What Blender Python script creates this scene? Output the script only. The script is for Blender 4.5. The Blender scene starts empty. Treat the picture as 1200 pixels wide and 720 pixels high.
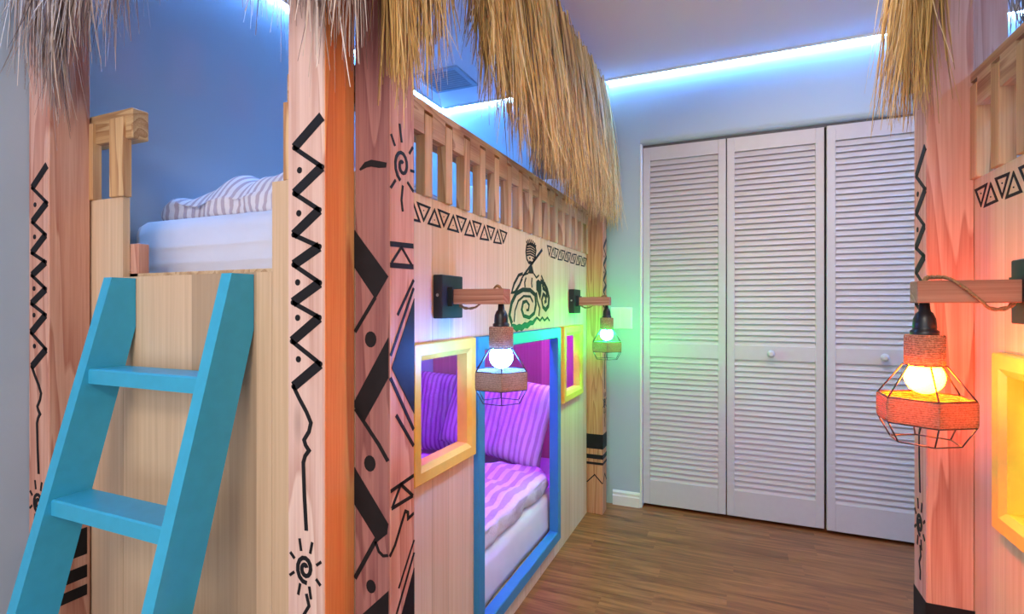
import bpy, math, random
from math import sin, cos, pi, radians as R
from mathutils import Vector, Matrix
random.seed(7)
SC = bpy.context.scene
COL = SC.collection

# ------------------------------------------------------------------ camera, world, lights
cam_d = bpy.data.cameras.new('camera'); cam = bpy.data.objects.new('camera', cam_d); COL.objects.link(cam)
cam_d.sensor_width = 36; cam_d.lens = 610 / 1200 * 36; cam_d.clip_start = 0.02
cam.location = (0, 0, 1.13); cam.rotation_euler = (R(90), 0, R(23.1)); SC.camera = cam
SC.view_settings.view_transform = 'Standard'; SC.view_settings.look = 'None'
SC.view_settings.gamma = 1; SC.view_settings.use_curve_mapping = False
SC.view_settings.exposure = 0.0
w = bpy.data.worlds.new('world'); SC.world = w; w.use_nodes = True
w.node_tree.nodes['Background'].inputs[0].default_value = (0.95, 0.92, 1.0, 1)
w.node_tree.nodes['Background'].inputs[1].default_value = 2.2

def area(name, loc, rot, sx, sy, power, col):
    d = bpy.data.lights.new(name, 'AREA'); d.shape = 'RECTANGLE'; d.size = sx; d.size_y = sy
    d.energy = power; d.color = col
    o = bpy.data.objects.new(name, d); COL.objects.link(o); o.location = loc; o.rotation_euler = rot
    return o
# added warm fill light, unseen above and behind the camera
area('camera_side_fill_light', (-0.25, -0.9, 2.38), (R(28), 0, 0), 0.7, 0.7, 31, (1.0, 0.86, 0.68))
# unseen warm light over the aisle's right side (it lights the thatch)
area('aisle_warm_light', (0.2, 1.9, 2.40), (0, R(-20), 0), 0.35, 0.35, 24, (1.0, 0.80, 0.58))
LED_WALL = 330.0; LED_COL = (0.12, 0.40, 1.0)
BULB = 300.0

# ------------------------------------------------------------------ materials
def lin(c):
    return tuple(((v / 255) / 12.92 if v / 255 <= 0.04045 else ((v / 255 + 0.055) / 1.055) ** 2.4) for v in c) + (1,)
class NT:
    def __init__(s, name):
        s.m = bpy.data.materials.new(name); s.m.use_nodes = True; s.t = s.m.node_tree; s.n = s.t.nodes; s.b = s.n['Principled BSDF']
    def add(s, typ, **kw):
        n = s.n.new(typ)
        for k, v in kw.items():
            if k.startswith('i_'): n.inputs[k[2:].replace('_', ' ')].default_value = v
            else: setattr(n, k, v)
        return n
    def link(s, a, b): s.t.links.new(a, b)
    def coords(s, scale=(1, 1, 1)):
        tc = s.add('ShaderNodeTexCoord'); mp = s.add('ShaderNodeMapping'); mp.inputs['Scale'].default_value = scale
        s.link(tc.outputs['Object'], mp.inputs['Vector']); return mp.outputs[0]
    def ramp(s, fac, stops):
        r = s.add('ShaderNodeValToRGB'); e = r.color_ramp.elements
        while len(e) < len(stops): e.new(0.5)
        for q, (p, c) in zip(e, stops): q.position = p; q.color = c
        s.link(fac, r.inputs[0]); return r.outputs[0]
    def noise(s, vec, scale, detail=3, dist=0.0, rough=0.5):
        n = s.add('ShaderNodeTexNoise'); n.inputs['Scale'].default_value = scale; n.inputs['Detail'].default_value = detail
        n.inputs['Distortion'].default_value = dist; n.inputs['Roughness'].default_value = rough
        s.link(vec, n.inputs['Vector']); return n.outputs[0]
    def bump(s, h, strength=0.2, dist=0.01):
        b = s.add('ShaderNodeBump'); b.inputs['Strength'].default_value = strength; b.inputs['Distance'].default_value = dist
        s.link(h, b.inputs['Height']); s.link(b.outputs[0], s.b.inputs['Normal'])
    def mix(s, fac, a, b, mode='MIX'):
        m = s.add('ShaderNodeMix', data_type='RGBA', blend_type=mode)
        for i, v in ((0, fac), (6, a), (7, b)):
            if hasattr(v, 'links'): s.link(v, m.inputs[i])
            else: m.inputs[i].default_value = v
        return m.outputs[2]
    def math(s, op, a, b=0.0):
        m = s.add('ShaderNodeMath', operation=op)
        for i, v in ((0, a), (1, b)):
            if hasattr(v, 'links'): s.link(v, m.inputs[i])
            else: m.inputs[i].default_value = v
        return m.outputs[0]
    def color(s, c):
        if hasattr(c, 'links'): s.link(c, s.b.inputs['Base Color'])
        else: s.b.inputs['Base Color'].default_value = c
    def rough(s, r, spec=0.3):
        s.b.inputs['Roughness'].default_value = r; s.b.inputs['Specular IOR Level'].default_value = spec

def plain(name, rgb, rough=0.5, spec=0.3, var=0.06, metal=0.0, bump=0.05, scale=30):
    s = NT(name); c = lin(rgb); v = s.coords(); n = s.noise(v, scale, 4)
    d = tuple(x * (1 - var) for x in c[:3]) + (1,); l = tuple(min(1, x * (1 + var)) for x in c[:3]) + (1,)
    s.color(s.ramp(n, [(0.3, d), (0.7, l)])); s.rough(rough, spec); s.b.inputs['Metallic'].default_value = metal
    if bump: s.bump(n, bump, 0.004)
    return s.m

def wood(name, light, mid, dark, axis='z', ring=9.0, fine=1.0, knots=True, rough=0.55):
    s = NT(name)
    sc = {'z': (9, 9, 0.7), 'y': (9, 0.7, 9), 'x': (0.7, 9, 9)}[axis]
    v = s.coords(sc)
    base = s.noise(v, 0.9, 2, 0.6)
    rings = s.math('FRACT', s.math('MULTIPLY', base, ring))
    rr = s.ramp(rings, [(0.0, lin(light)), (0.55, lin(mid)), (0.93, lin(dark)), (1.0, lin(light))])
    fs = {'z': (260, 260, 5), 'y': (260, 5, 260), 'x': (5, 260, 260)}[axis]
    f = s.noise(s.coords(fs), 1.0, 2)
    c = s.mix(0.28 * fine, rr, s.ramp(f, [(0.35, lin(dark)), (0.65, lin(light))]))
    if knots:
        ks = {'z': (14, 14, 4.2), 'y': (14, 4.2, 14), 'x': (4.2, 14, 14)}[axis]
        vo = s.add('ShaderNodeTexVoronoi'); vo.inputs['Scale'].default_value = 0.55; s.link(s.coords(ks), vo.inputs['Vector'])
        k = s.ramp(vo.outputs['Distance'], [(0.05, (1, 1, 1, 1)), (0.13, (0, 0, 0, 1))])
        c = s.mix(s.math('MULTIPLY', k, 0.5), c, lin(tuple(int(x * 0.62) for x in dark)))
    s.color(c); s.rough(rough, 0.25); s.bump(f, 0.12, 0.003)
    return s.m

def panel_wood(name, light, mid, dark, plank='y', width=0.085):
    s = NT(name)
    tc = s.add('ShaderNodeTexCoord'); sep = s.add('ShaderNodeSeparateXYZ'); s.link(tc.outputs['Object'], sep.inputs[0])
    co = sep.outputs[{'x': 0, 'y': 1}[plank]]
    q = s.math('DIVIDE', co, width); fl = s.math('FLOOR', q); fr = s.math('FRACT', q)
    wn = s.add('ShaderNodeTexWhiteNoise', noise_dimensions='1D'); s.link(fl, wn.inputs['W'])
    c1 = s.ramp(wn.outputs[0], [(0.0, lin(light)), (0.6, lin(mid)), (1.0, lin(dark))])
    f = s.noise(s.coords((90, 90, 1.6)), 1.0, 3, 0.4)
    c2 = s.mix(0.55, c1, s.ramp(f, [(0.3, lin(dark)), (0.7, lin(light))]))
    g = s.math('LESS_THAN', fr, 0.025)
    c3 = s.mix(s.math('MULTIPLY', g, 0.35), c2, lin(tuple(int(x * 0.5) for x in dark)))
    s.color(c3); s.rough(0.6, 0.2); s.bump(f, 0.08, 0.003)
    return s.m

def emit(name, col, strength):
    s = NT(name); s.b.inputs['Base Color'].default_value = (0.8, 0.8, 0.8, 1)
    s.b.inputs['Emission Color'].default_value = tuple(col) + (1,); s.b.inputs['Emission Strength'].default_value = strength
    return s.m

def stripe_fabric(name, base, stripe, pitch=0.045, amount=0.75, axis='x', duty=0.4):
    s = NT(name)
    tc = s.add('ShaderNodeTexCoord'); sep = s.add('ShaderNodeSeparateXYZ'); s.link(tc.outputs['Object'], sep.inputs[0])
    co = sep.outputs[{'x': 0, 'y': 1}[axis]]
    wob = s.noise(s.coords((9, 9, 9)), 1.0, 2)
    q = s.math('ADD', s.math('DIVIDE', co, pitch), s.math('MULTIPLY', wob, 0.2))
    tri = s.math('PINGPONG', q, 0.5)
    band = s.ramp(tri, [(duty * 0.5, (1, 1, 1, 1)), (duty * 0.5 + 0.08, (0, 0, 0, 1))])
    crinkle = s.noise(s.coords((60, 60, 60)), 1.0, 3, 0.5)
    s.color(s.mix(s.math('MULTIPLY', band, amount), lin(base), lin(stripe)))
    h = s.math('ADD', s.math('MULTIPLY', band, -0.7), crinkle)
    s.bump(h, 0.5, 0.006); s.rough(0.9, 0.1)
    return s.m

def wall_paint(name, rgb, bump=0.08):
    s = NT(name); v = s.coords(); n = s.noise(v, 120, 4); big = s.noise(v, 1.3, 2)
    c = lin(rgb); s.color(s.ramp(big, [(0.3, tuple(x * .97 for x in c[:3]) + (1,)), (0.7, c)])); s.rough(0.7, 0.25); s.bump(n, bump, 0.003)
    return s.m

def floor_mat():
    s = NT('laminate_floor')
    tc = s.add('ShaderNodeTexCoord'); sep = s.add('ShaderNodeSeparateXYZ'); s.link(tc.outputs['Object'], sep.inputs[0])
    row = s.math('FLOOR', s.math('DIVIDE', sep.outputs[1], 0.118))
    wn = s.add('ShaderNodeTexWhiteNoise', noise_dimensions='1D'); s.link(row, wn.inputs['W'])
    xs = s.math('ADD', sep.outputs[0], s.math('MULTIPLY', wn.outputs[0], 1.1))
    colx = s.math('FLOOR', s.math('DIVIDE', xs, 0.62))
    cb = s.add('ShaderNodeCombineXYZ'); s.link(row, cb.inputs[0]); s.link(colx, cb.inputs[1])
    w2 = s.add('ShaderNodeTexWhiteNoise', noise_dimensions='3D'); s.link(cb.outputs[0], w2.inputs['Vector'])
    base = s.ramp(w2.outputs[0], [(0.0, lin((172, 112, 62))), (0.5, lin((152, 96, 52))), (1.0, lin((130, 80, 44)))])
    off = s.add('ShaderNodeVectorMath', operation='MULTIPLY_ADD')
    s.link(w2.outputs[1], off.inputs[0]); off.inputs[1].default_value = (7, 7, 7); s.link(s.coords((1.3, 15, 1)), off.inputs[2])
    g = s.noise(off.outputs[0], 1.6, 5, 1.2, 0.6)
    c = s.mix(0.85, base, s.ramp(g, [(0.28, lin((84, 46, 26))), (0.47, lin((132, 78, 44))), (0.68, lin((172, 110, 64)))]), 'MIX')
    fy = s.math('LESS_THAN', s.math('FRACT', s.math('DIVIDE', sep.outputs[1], 0.118)), 0.018)
    c = s.mix(s.math('MULTIPLY', fy, 0.4), c, lin((70, 45, 30)))
    s.color(c); s.rough(0.36, 0.4); s.bump(g, 0.05, 0.003)
    return s.m

def jute(name, rgb=(176, 128, 100), trans=.22):
    s = NT(name); tc = s.add('ShaderNodeTexCoord'); sep = s.add('ShaderNodeSeparateXYZ'); s.link(tc.outputs['Object'], sep.inputs[0])
    wob = s.noise(s.coords((60, 60, 60)), 1.0, 2)
    p = s.math('PINGPONG', s.math('ADD', s.math('MULTIPLY', sep.outputs[2], 250), wob), 0.5)
    n = s.noise(s.coords((300, 300, 300)), 1, 2)
    d = tuple(int(x * .42) for x in rgb)
    s.color(s.mix(0.4, s.ramp(p, [(0.0, lin(d)), (0.35, lin(rgb))]), s.ramp(n, [(0.3, lin(d)), (0.7, lin((225, 185, 150)))])))
    s.bump(s.math('ADD', p, n), 0.8, 0.003); s.rough(0.9, 0.1)
    tr = s.add('ShaderNodeBsdfTranslucent'); tr.inputs[0].default_value = lin((236, 190, 150)); mx = s.add('ShaderNodeMixShader'); mx.inputs[0].default_value = trans
    s.link(s.b.outputs[0], mx.inputs[1]); s.link(tr.outputs[0], mx.inputs[2]); s.link(mx.outputs[0], s.n['Material Output'].inputs[0])
    return s.m

def thatch_mat(name, stops):
    s = NT(name); at = s.add('ShaderNodeAttribute', attribute_name='tone')
    n = s.noise(s.coords((60, 60, 4)), 1.0, 2)
    c = s.ramp(at.outputs['Fac'], [(p, lin(q)) for p, q in stops])
    s.color(s.mix(0.35, c, s.mix(1.0, c, s.ramp(n, [(0.3, (.45, .4, .38, 1)), (0.7, (1, 1, 1, 1))]), 'MULTIPLY')))
    s.rough(0.6, 0.3)
    return s.m

M = {}
M['wall'] = wall_paint('pale_blue_paint', (172, 190, 206))
M['ceiling'] = wall_paint('ceiling_paint', (232, 224, 236), 0.15)
M['trim'] = plain('white_trim_paint', (222, 222, 218), 0.4, 0.4, 0.02)
M['door'] = plain('white_louver_paint', (192, 190, 196), 0.45, 0.35, 0.02, bump=0.02)
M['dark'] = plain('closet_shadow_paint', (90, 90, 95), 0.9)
M['floor'] = floor_mat()
M['fir'] = wood('fir_post_wood', (214, 168, 146), (200, 146, 124), (174, 112, 92))
M['fir_lamp_lit'] = wood('lamp_lit_fir_wood', (244, 176, 110), (236, 146, 84), (212, 108, 70), ring=7)  # fir with the red lamp's glow put into the colour
M['fir_tan'] = wood('tan_fir_wood', (206, 154, 116), (190, 132, 94), (160, 104, 72), ring=8)
M['fir_red_shaded'] = wood('shaded_red_fir_wood', (160, 112, 104), (144, 96, 92), (118, 72, 70), ring=8)  # redder wood, with part of the post's shade put into the colour
M['fir_pale'] = wood('pale_fir_wood', (226, 198, 182), (216, 182, 168), (192, 150, 134), ring=7)
M['rail'] = wood('pine_rail_wood', (216, 182, 138), (202, 160, 114), (160, 112, 76), axis='y', ring=9)
M['rail_x'] = wood('pine_end_rail_wood', (208, 176, 130), (192, 152, 106), (156, 112, 72), axis='x', ring=9)
M['bal'] = wood('pine_baluster_wood', (222, 188, 140), (206, 162, 112), (166, 116, 76), ring=8, knots=False)
M['panel'] = panel_wood('pine_front_boarding', (232, 208, 170), (224, 194, 152), (210, 174, 132), 'y')
M['panel_x'] = panel_wood('pine_end_boarding', (220, 192, 158), (210, 178, 142), (188, 158, 126), 'x', 9.0)
M['arm'] = wood('lamp_arm_wood', (190, 142, 118), (172, 120, 96), (138, 88, 68), axis='x', ring=8, knots=False)
M['ink'] = plain('black_marker_paint', (26, 24, 26), 0.6, 0.2, 0.2)
M['ink_green'] = plain('dark_green_paint', (24, 66, 52), 0.6, 0.2, 0.2)
M['yellow'] = plain('yellow_frame_paint', (238, 190, 74), 0.42, 0.4, 0.04)
M['cyan'] = plain('cyan_frame_paint', (52, 138, 176), 0.42, 0.4, 0.04)
M['ladder'] = plain('turquoise_ladder_paint', (56, 166, 200), 0.4, 0.4, 0.05, bump=0.1)
M['black'] = plain('black_metal', (20, 21, 24), 0.35, 0.5, 0.1)
M['wire'] = plain('cage_wire_metal', (70, 66, 70), 0.4, 0.5, 0.05, metal=0.7, bump=0)
M['plate'] = plain('black_painted_box', (38, 42, 42), 0.55, 0.3, 0.1)
M['screw'] = plain('steel_screw', (190, 190, 190), 0.3, 0.5, 0.02, metal=1.0)
M['jute'] = jute('jute_rope')
M['jute_neck'] = jute('jute_rope_collar', trans=.04)
M['cord'] = plain('jute_cord', (150, 118, 84), 0.9, 0.1, 0.3, bump=0.5, scale=400)
M['sheet'] = plain('white_sheet_cotton', (226, 222, 226), 0.9, 0.1, 0.02, bump=0.25, scale=14)
M['stripe'] = stripe_fabric('striped_cotton', (226, 222, 228), (172, 154, 170), pitch=0.03, duty=.36)
M['stripe_wide'] = stripe_fabric('wide_striped_cotton', (226, 222, 228), (158, 138, 160), pitch=0.05, amount=.6, axis='x', duty=0.45)
M['slat'] = wood('bed_slat_wood', (214, 188, 150), (200, 168, 128), (170, 134, 98), axis='y')
M['vent'] = plain('vent_enamel', (150, 158, 176), 0.4, 0.4)
M['switch'] = plain('switch_plastic', (226, 230, 228), 0.35, 0.5, 0.01, bump=0)
M['thatch_a'] = thatch_mat('dry_palm_thatch', [(0.0, (92, 66, 40)), (0.2, (160, 122, 70)), (0.45, (220, 180, 104)), (0.75, (244, 212, 142)), (1.0, (252, 236, 188))])
M['thatch_b'] = thatch_mat('weathered_palm_thatch', [(0.0, (84, 66, 64)), (0.25, (140, 116, 108)), (0.5, (196, 174, 156)), (0.8, (228, 214, 200)), (1.0, (244, 236, 226))])
M['led'] = emit('led_strip_glow', LED_COL, LED_WALL)

# ------------------------------------------------------------------ mesh helpers
class MB:
    """collects faces with material indices; build() links ONE mesh object"""
    def __init__(s): s.v = []; s.f = []; s.mi = []; s.sm = []
    def face(s, idx, m=0, sm=False): s.f.append(idx); s.mi.append(m); s.sm.append(sm)
    def verts(s, pts): b = len(s.v); s.v.extend([tuple(p) for p in pts]); return b
    def box(s, x0, x1, y0, y1, z0, z1, m=0, bev=0.0):
        if bev <= 0:
            b = s.verts([(x0, y0, z0), (x1, y0, z0), (x1, y1, z0), (x0, y1, z0), (x0, y0, z1), (x1, y0, z1), (x1, y1, z1), (x0, y1, z1)])
            for q in ((0, 3, 2, 1), (4, 5, 6, 7), (0, 1, 5, 4), (1, 2, 6, 5), (2, 3, 7, 6), (3, 0, 4, 7)): s.face([b + i for i in q], m)
            return
        # chamfered box: 24 verts
        c = ((x0 + x1) / 2, (y0 + y1) / 2, (z0 + z1) / 2); h = ((x1 - x0) / 2, (y1 - y0) / 2, (z1 - z0) / 2)
        bev = min(bev, min(h) * 0.9); ids = {}
        for sx in (-1, 1):
            for sy in (-1, 1):
                for sz in (-1, 1):
                    for ax in range(3):
                        p = [c[i] + (sx, sy, sz)[i] * (h[i] - (0 if i == ax else bev)) for i in range(3)]
                        ids[(sx, sy, sz, ax)] = s.verts([p])
        def q(*k): s.face([ids[i] for i in k], m)
        for a in (-1, 1):
            q((a, -1, -1, 0), (a, 1, -1, 0), (a, 1, 1, 0), (a, -1, 1, 0))
            q((-1, a, -1, 1), (1, a, -1, 1), (1, a, 1, 1), (-1, a, 1, 1))
            q((-1, -1, a, 2), (1, -1, a, 2), (1, 1, a, 2), (-1, 1, a, 2))
            for b_ in (-1, 1):
                q((a, b_, -1, 0), (a, b_, 1, 0), (a, b_, 1, 1), (a, b_, -1, 1))
                q((a, -1, b_, 0), (a, 1, b_, 0), (a, 1, b_, 2), (a, -1, b_, 2))
                q((-1, a, b_, 1), (1, a, b_, 1), (1, a, b_, 2), (-1, a, b_, 2))
                for c_ in (-1, 1): q((a, b_, c_, 0), (a, b_, c_, 1), (a, b_, c_, 2))
    def prism(s, pts, d, m=0):
        """pts: planar 3D polygon; extruded by vector d"""
        n = len(pts); b = s.verts(pts); c = s.verts([tuple(p[i] + d[i] for i in range(3)) for p in pts])
        s.face([b + i for i in range(n)][::-1], m); s.face([c + i for i in range(n)], m)
        for i in range(n): j = (i + 1) % n; s.face([b + i, b + j, c + j, c + i], m)
    def lathe(s, prof, n=16, c=(0, 0, 0), m=0, rot=0.0, smooth=True, cap=True):
        rings = []
        for r, z in prof:
            rings.append(s.verts([(c[0] + r * cos(rot + 2 * pi * k / n), c[1] + r * sin(rot + 2 * pi * k / n), c[2] + z) for k in range(n)]))
        for a, b in zip(rings, rings[1:]):
            for k in range(n): j = (k + 1) % n; s.face([a + k, a + j, b + j, b + k], m, smooth)
        if cap:
            s.face([rings[0] + k for k in range(n)][::-1], m); s.face([rings[-1] + k for k in range(n)], m)
    def tube(s, pts, r, n=6, m=0, closed=False, smooth=True):
        P = [Vector(p) for p in pts]; N = len(P); rings = []
        up = Vector((0, 0, 1)); prev = None
        for i, p in enumerate(P):
            if closed: t = P[(i + 1) % N] - P[i - 1]
            else: t = P[min(i + 1, N - 1)] - P[max(i - 1, 0)]
            t.normalize()
            if prev is None:
                a = t.cross(up) if abs(t.z) < 0.95 else t.cross(Vector((1, 0, 0)))
            else: a = prev - t * prev.dot(t)
            a.normalize(); prev = a; b = t.cross(a)
            rings.append(s.verts([p + a * r * cos(2 * pi * k / n) + b * r * sin(2 * pi * k / n) for k in range(n)]))
        prs = list(zip(rings, rings[1:])) + ([(rings[-1], rings[0])] if closed else [])
        for a, b in prs:
            for k in range(n): j = (k + 1) % n; s.face([a + k, a + j, b + j, b + k], m, smooth)
        if not closed:
            s.face([rings[0] + k for k in range(n)][::-1], m); s.face([rings[-1] + k for k in range(n)], m)
    def build(s, name, mats, parent=None, T=None, loc=None, rot=None, flip=False, **props):
        me = bpy.data.meshes.new(name)
        v = [T(*p) for p in s.v] if T else s.v
        me.from_pydata(v, [], [list(f)[::-1] for f in s.f] if flip else s.f)
        for q in (mats if isinstance(mats, (list, tuple)) else [mats]): me.materials.append(q)
        me.polygons.foreach_set('material_index', s.mi); me.polygons.foreach_set('use_smooth', s.sm)
        me.validate(); me.update()
        import bmesh
        bm = bmesh.new(); bm.from_mesh(me); bmesh.ops.recalc_face_normals(bm, faces=bm.faces); bm.to_mesh(me); bm.free()
        o = bpy.data.objects.new(name, me); COL.objects.link(o)
        if parent: o.parent = parent
        if loc: o.location = loc
        if rot: o.rotation_euler = rot
        for k, val in props.items(): o[k] = val
        return o

def tag(o, label=None, category=None, group=None, kind=None):
    for k, v in (('label', label), ('category', category), ('group', group), ('kind', kind)):
        if v: o[k] = v
    return o
def thing(name, label, cat, loc=(0, 0, 0), rot=(0, 0, 0), group=None):
    o = bpy.data.objects.new(name, None); COL.objects.link(o); o.location = loc; o.rotation_euler = rot
    o.empty_display_size = 0.1
    return tag(o, label, cat, group)

# paint drawn on a flat face: (a, z) in the face, slightly proud of it
class Face:
    def __init__(s, mb, o, ax, n, m=1, t=0.0012): s.mb = mb; s.o = Vector(o); s.ax = Vector(ax); s.n = Vector(n); s.m = m; s.t = t
    def P(s, a, z, k): return s.o + s.ax * a + Vector((0, 0, z)) + s.n * (s.t if k else -0.0005)
    def poly(s, pts):
        s.mb.prism([s.P(a, z, 0) for a, z in pts], s.n * (s.t + .0005), s.m)
    def disc(s, a, z, ra, rz=None, n=14):
        rz = rz or ra; s.poly([(a + ra * cos(2 * pi * k / n), z + rz * sin(2 * pi * k / n)) for k in range(n)])
    def line(s, pts, w, closed=False):
        n = len(pts); L = []; Rr = []
        kk = getattr(s, 'k', 1.0); ws = [q * kk for q in (w if isinstance(w, (list, tuple)) else [w] * n)]
        for i in range(n):
            p = Vector(pts[i])
            if closed: d0 = p - Vector(pts[i - 1]); d1 = Vector(pts[(i + 1) % n]) - p
            else:
                d1 = Vector(pts[min(i + 1, n - 1)]) - p; d0 = p - Vector(pts[max(i - 1, 0)])
                if i == 0: d0 = d1
                if i == n - 1: d1 = d0
            d0.normalize(); d1.normalize(); t = d0 + d1
            if t.length < 1e-4: t = d1
            t.normalize(); nn = Vector((-t.y, t.x)); k = min(1.7, 1 / max(0.35, abs(nn.dot(Vector((-d1.y, d1.x))))))
            L.append(p + nn * ws[i] / 2 * k); Rr.append(p - nn * ws[i] / 2 * k)
        rng = range(n) if closed else range(n - 1)
        top = []; 
        for q in (L, Rr): top.append(s.mb.verts([s.P(a.x, a.y, 1) for a in q])); top.append(s.mb.verts([s.P(a.x, a.y, 0) for a in q]))
        l1, l0, r1, r0 = top
        for i in rng:
            j = (i + 1) % n
            s.mb.face([l1 + i, l1 + j, r1 + j, r1 + i], s.m); s.mb.face([l0 + i, l0 + j, l1 + j, l1 + i], s.m); s.mb.face([r0 + i, r0 + j, r1 + j, r1 + i], s.m)
        if not closed:
            for i in (0, n - 1): s.mb.face([l0 + i, l1 + i, r1 + i, r0 + i], s.m)

def spiral(ca, cz, r0, r1, a0, turns, n=20, sq=1.0):
    return [(ca + (r0 + (r1 - r0) * k / n) * cos(a0 + 2 * pi * turns * k / n), cz + sq * (r0 + (r1 - r0) * k / n) * sin(a0 + 2 * pi * turns * k / n)) for k in range(n + 1)]

def draw_zigzag(F, k=1.0):
    """zigzag, wavy tail and sun; a in 0..0.0965 from left to right"""
    zz = [(-0.751, 1.508), (-0.823, 1.454), (-0.751, 1.408), (-0.823, 1.361), (-0.757, 1.323), (-0.825, 1.277), (-0.757, 1.25), (-0.825, 1.216), (-0.756, 1.178), (-0.827, 1.139), (-0.757, 1.109), (-0.829, 1.060), (-0.755, 1.017), (-0.825, 0.968)]
    A = lambda x: (x + 0.8415) * k
    for i in range(len(zz) - 1):
        (a, b), (c, d) = zz[i], zz[i + 1]
        F.line([(A(a), b), (A(c), d)], 0.0205 if i % 2 == 0 else 0.0095)
        F.disc(A(c), d, 0.0055)
    tail = [(-0.825, 0.968), (-0.81, 0.945), (-0.79, 0.918), (-0.779, 0.898), (-0.784, 0.88), (-0.797, 0.862), (-0.793, 0.852), (-0.784, 0.842), (-0.794, 0.83), (-0.799, 0.816), (-0.796, 0.75), (-0.791, 0.68)]
    F.line([(A(a), b) for a, b in tail], 0.0088)
    for a, z in ((-0.809, 1.407), (-0.811, 1.32), (-0.814, 1.18), (-0.814, 1.108), (-0.812, 1.024)): F.disc(A(a), z, 0.0065)
    F.line(spiral(A(-0.794), 0.603, 0.004, 0.023 * min(1, k), 0.5, 1.7, 22, 1.25), 0.0085)
    for q in range(8):
        t = 2 * pi * q / 8 + 0.35; c, s_ = cos(t), sin(t)
        F.line([(A(-0.794) + c * 0.031 * k, 0.603 + s_ * 0.036), (A(-0.794) + c * 0.044 * k, 0.603 + s_ * 0.062)], 0.006)
    F.line([(A(-.791), .553), (A(-.784), .53), (A(-.797), .51), (A(-.788), .49), (A(-.79), .47)], 0.007)

def bands(F, w, zs, chev=None):
    for a, b in zs: F.poly([(0, a), (w, a), (w, b), (0, b)])
    if chev: F.line([(0.002, chev - .045), (w / 2, chev), (w - .002, chev - .045)], 0.006)

# ------------------------------------------------------------------ room
XL, XR, YB, YN, ZC = -1.775, 1.535, 2.98, -1.6, 2.44
def struct(name, mb, mat, **kw): o = mb.build(name, mat, **kw); o['kind'] = 'structure'; return o
m = MB(); m.box(XL - .1, XR + .1, YN, YB + .75, -0.06, 0); struct('floor', m, M['floor'])
m = MB(); m.box(XL - .1, XR + .1, YN, YB + .75, ZC, ZC + .06); struct('ceiling', m, M['ceiling'])
m = MB(); m.box(XL - .1, XL, YN, YB + .1, 0, ZC); struct('wall_left', m, M['wall'])
m = MB(); m.box(XR, XR + .1, YN, YB + .1, 0, ZC); struct('wall_right', m, M['wall'])
DX0, DX1, DZ = -0.487, 1.345, 2.045
m = MB(); m.box(XL, DX0, YB, YB + .1, 0, ZC); m.box(DX1, XR, YB, YB + .1, 0, ZC)
# header with a rounded lower drywall edge
pts = [(YB, ZC), (YB, DZ + .03)] + [(YB + .03 - .03 * cos(a), DZ + .03 - .03 * sin(a)) for a in (0.3, 0.7, 1.1, 1.57)] + [(YB + .1, DZ), (YB + .1, ZC)]
m.prism([(DX0, y, z) for y, z in pts], (DX1 - DX0, 0, 0)); struct('wall_back', m, M['wall'])
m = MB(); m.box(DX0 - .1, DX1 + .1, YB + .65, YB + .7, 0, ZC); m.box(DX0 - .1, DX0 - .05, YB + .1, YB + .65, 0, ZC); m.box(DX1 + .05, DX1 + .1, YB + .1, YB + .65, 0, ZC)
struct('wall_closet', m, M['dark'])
# door jamb strips
m = MB(); m.box(DX0, DX0 + .012, YB - .006, YB + .1, 0, DZ, bev=.002); struct('trim_1', m, M['trim'])
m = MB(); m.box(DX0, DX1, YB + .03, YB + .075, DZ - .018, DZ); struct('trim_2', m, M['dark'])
# baseboards
def baseboard(name, x0, x1, y0, y1, side):
    m = MB()
    if side == 'back':
        pf = [(0, 0), (-.013, 0), (-.013, .052), (-.010, .058), (-.010, .072), (-.004, .082), (0, .082)]
        m.prism([(x0, y1 + d, z) for d, z in pf], (x1 - x0, 0, 0))
    else:
        sg = 1 if side == 'left' else -1
        pf = [(0, 0), (.013, 0), (.013, .052), (.010, .058), (.010, .072), (.004, .082), (0, .082)]
        m.prism([(x0 + sg * d, y0, z) for d, z in pf], (0, y1 - y0, 0))
    struct(name, m, M['trim'])
baseboard('baseboard_back', -0.64, DX0, 0, YB, 'back')
baseboard('baseboard_left', XL, 0, YN, 0.76, 'left')
baseboard('baseboard_right', XR, 0, 1.72, YB, 'right')

# louvred bifold closet doors
def louvre_door(n, x0, x1, y, knob=None, tilt=0.0):
    z0, z1 = 0.02, 2.03; m = MB(); W = x1 - x0 - .003; st = 0.038; th = 0.028
    m.box(0, st, 0, th, z0, z1, bev=.002); m.box(W - st, W, 0, th, z0, z1, bev=.002)
    for a, b in ((z0, .155), (.852, .925), (1.955, z1)): m.box(st - .001, W - st + .001, .002, th - .002, a, b)
    for a, b, c in ((.155, .852, 24), (.925, 1.955, 35)):
        p = (b - a) / c
        for i in range(c):
            zc = a + p * (i + .5)
            pts = [(.003, zc - .0165), (.007, zc - .0175), (.021, zc + .0155), (.018, zc + .0165)]
            m.prism([(st - .002, yy, zz) for yy, zz in pts], (W - 2 * st + .004, 0, 0))
    o = struct('door_%d' % n, m, M['door'], loc=(x0, y, 0), rot=(0, 0, tilt))
    if knob is not None:
        k = MB(); k.lathe([(.010, 0), (.008, .008), (.009, .014), (.017, .020), (.019, .027), (.016, .034), (.008, .038)], 18)
        k.build('door_knob', M['door'], o, loc=(knob, .0015, .889), rot=(R(90), 0, 0))
    return o
louvre_door(1, -.474, -.037, 3.004)
louvre_door(2, -.035, .418, 3.004, knob=.21)
louvre_door(3, .424, .876, 2.992, knob=.235)
louvre_door(4, .88, 1.333, 2.992)

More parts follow.
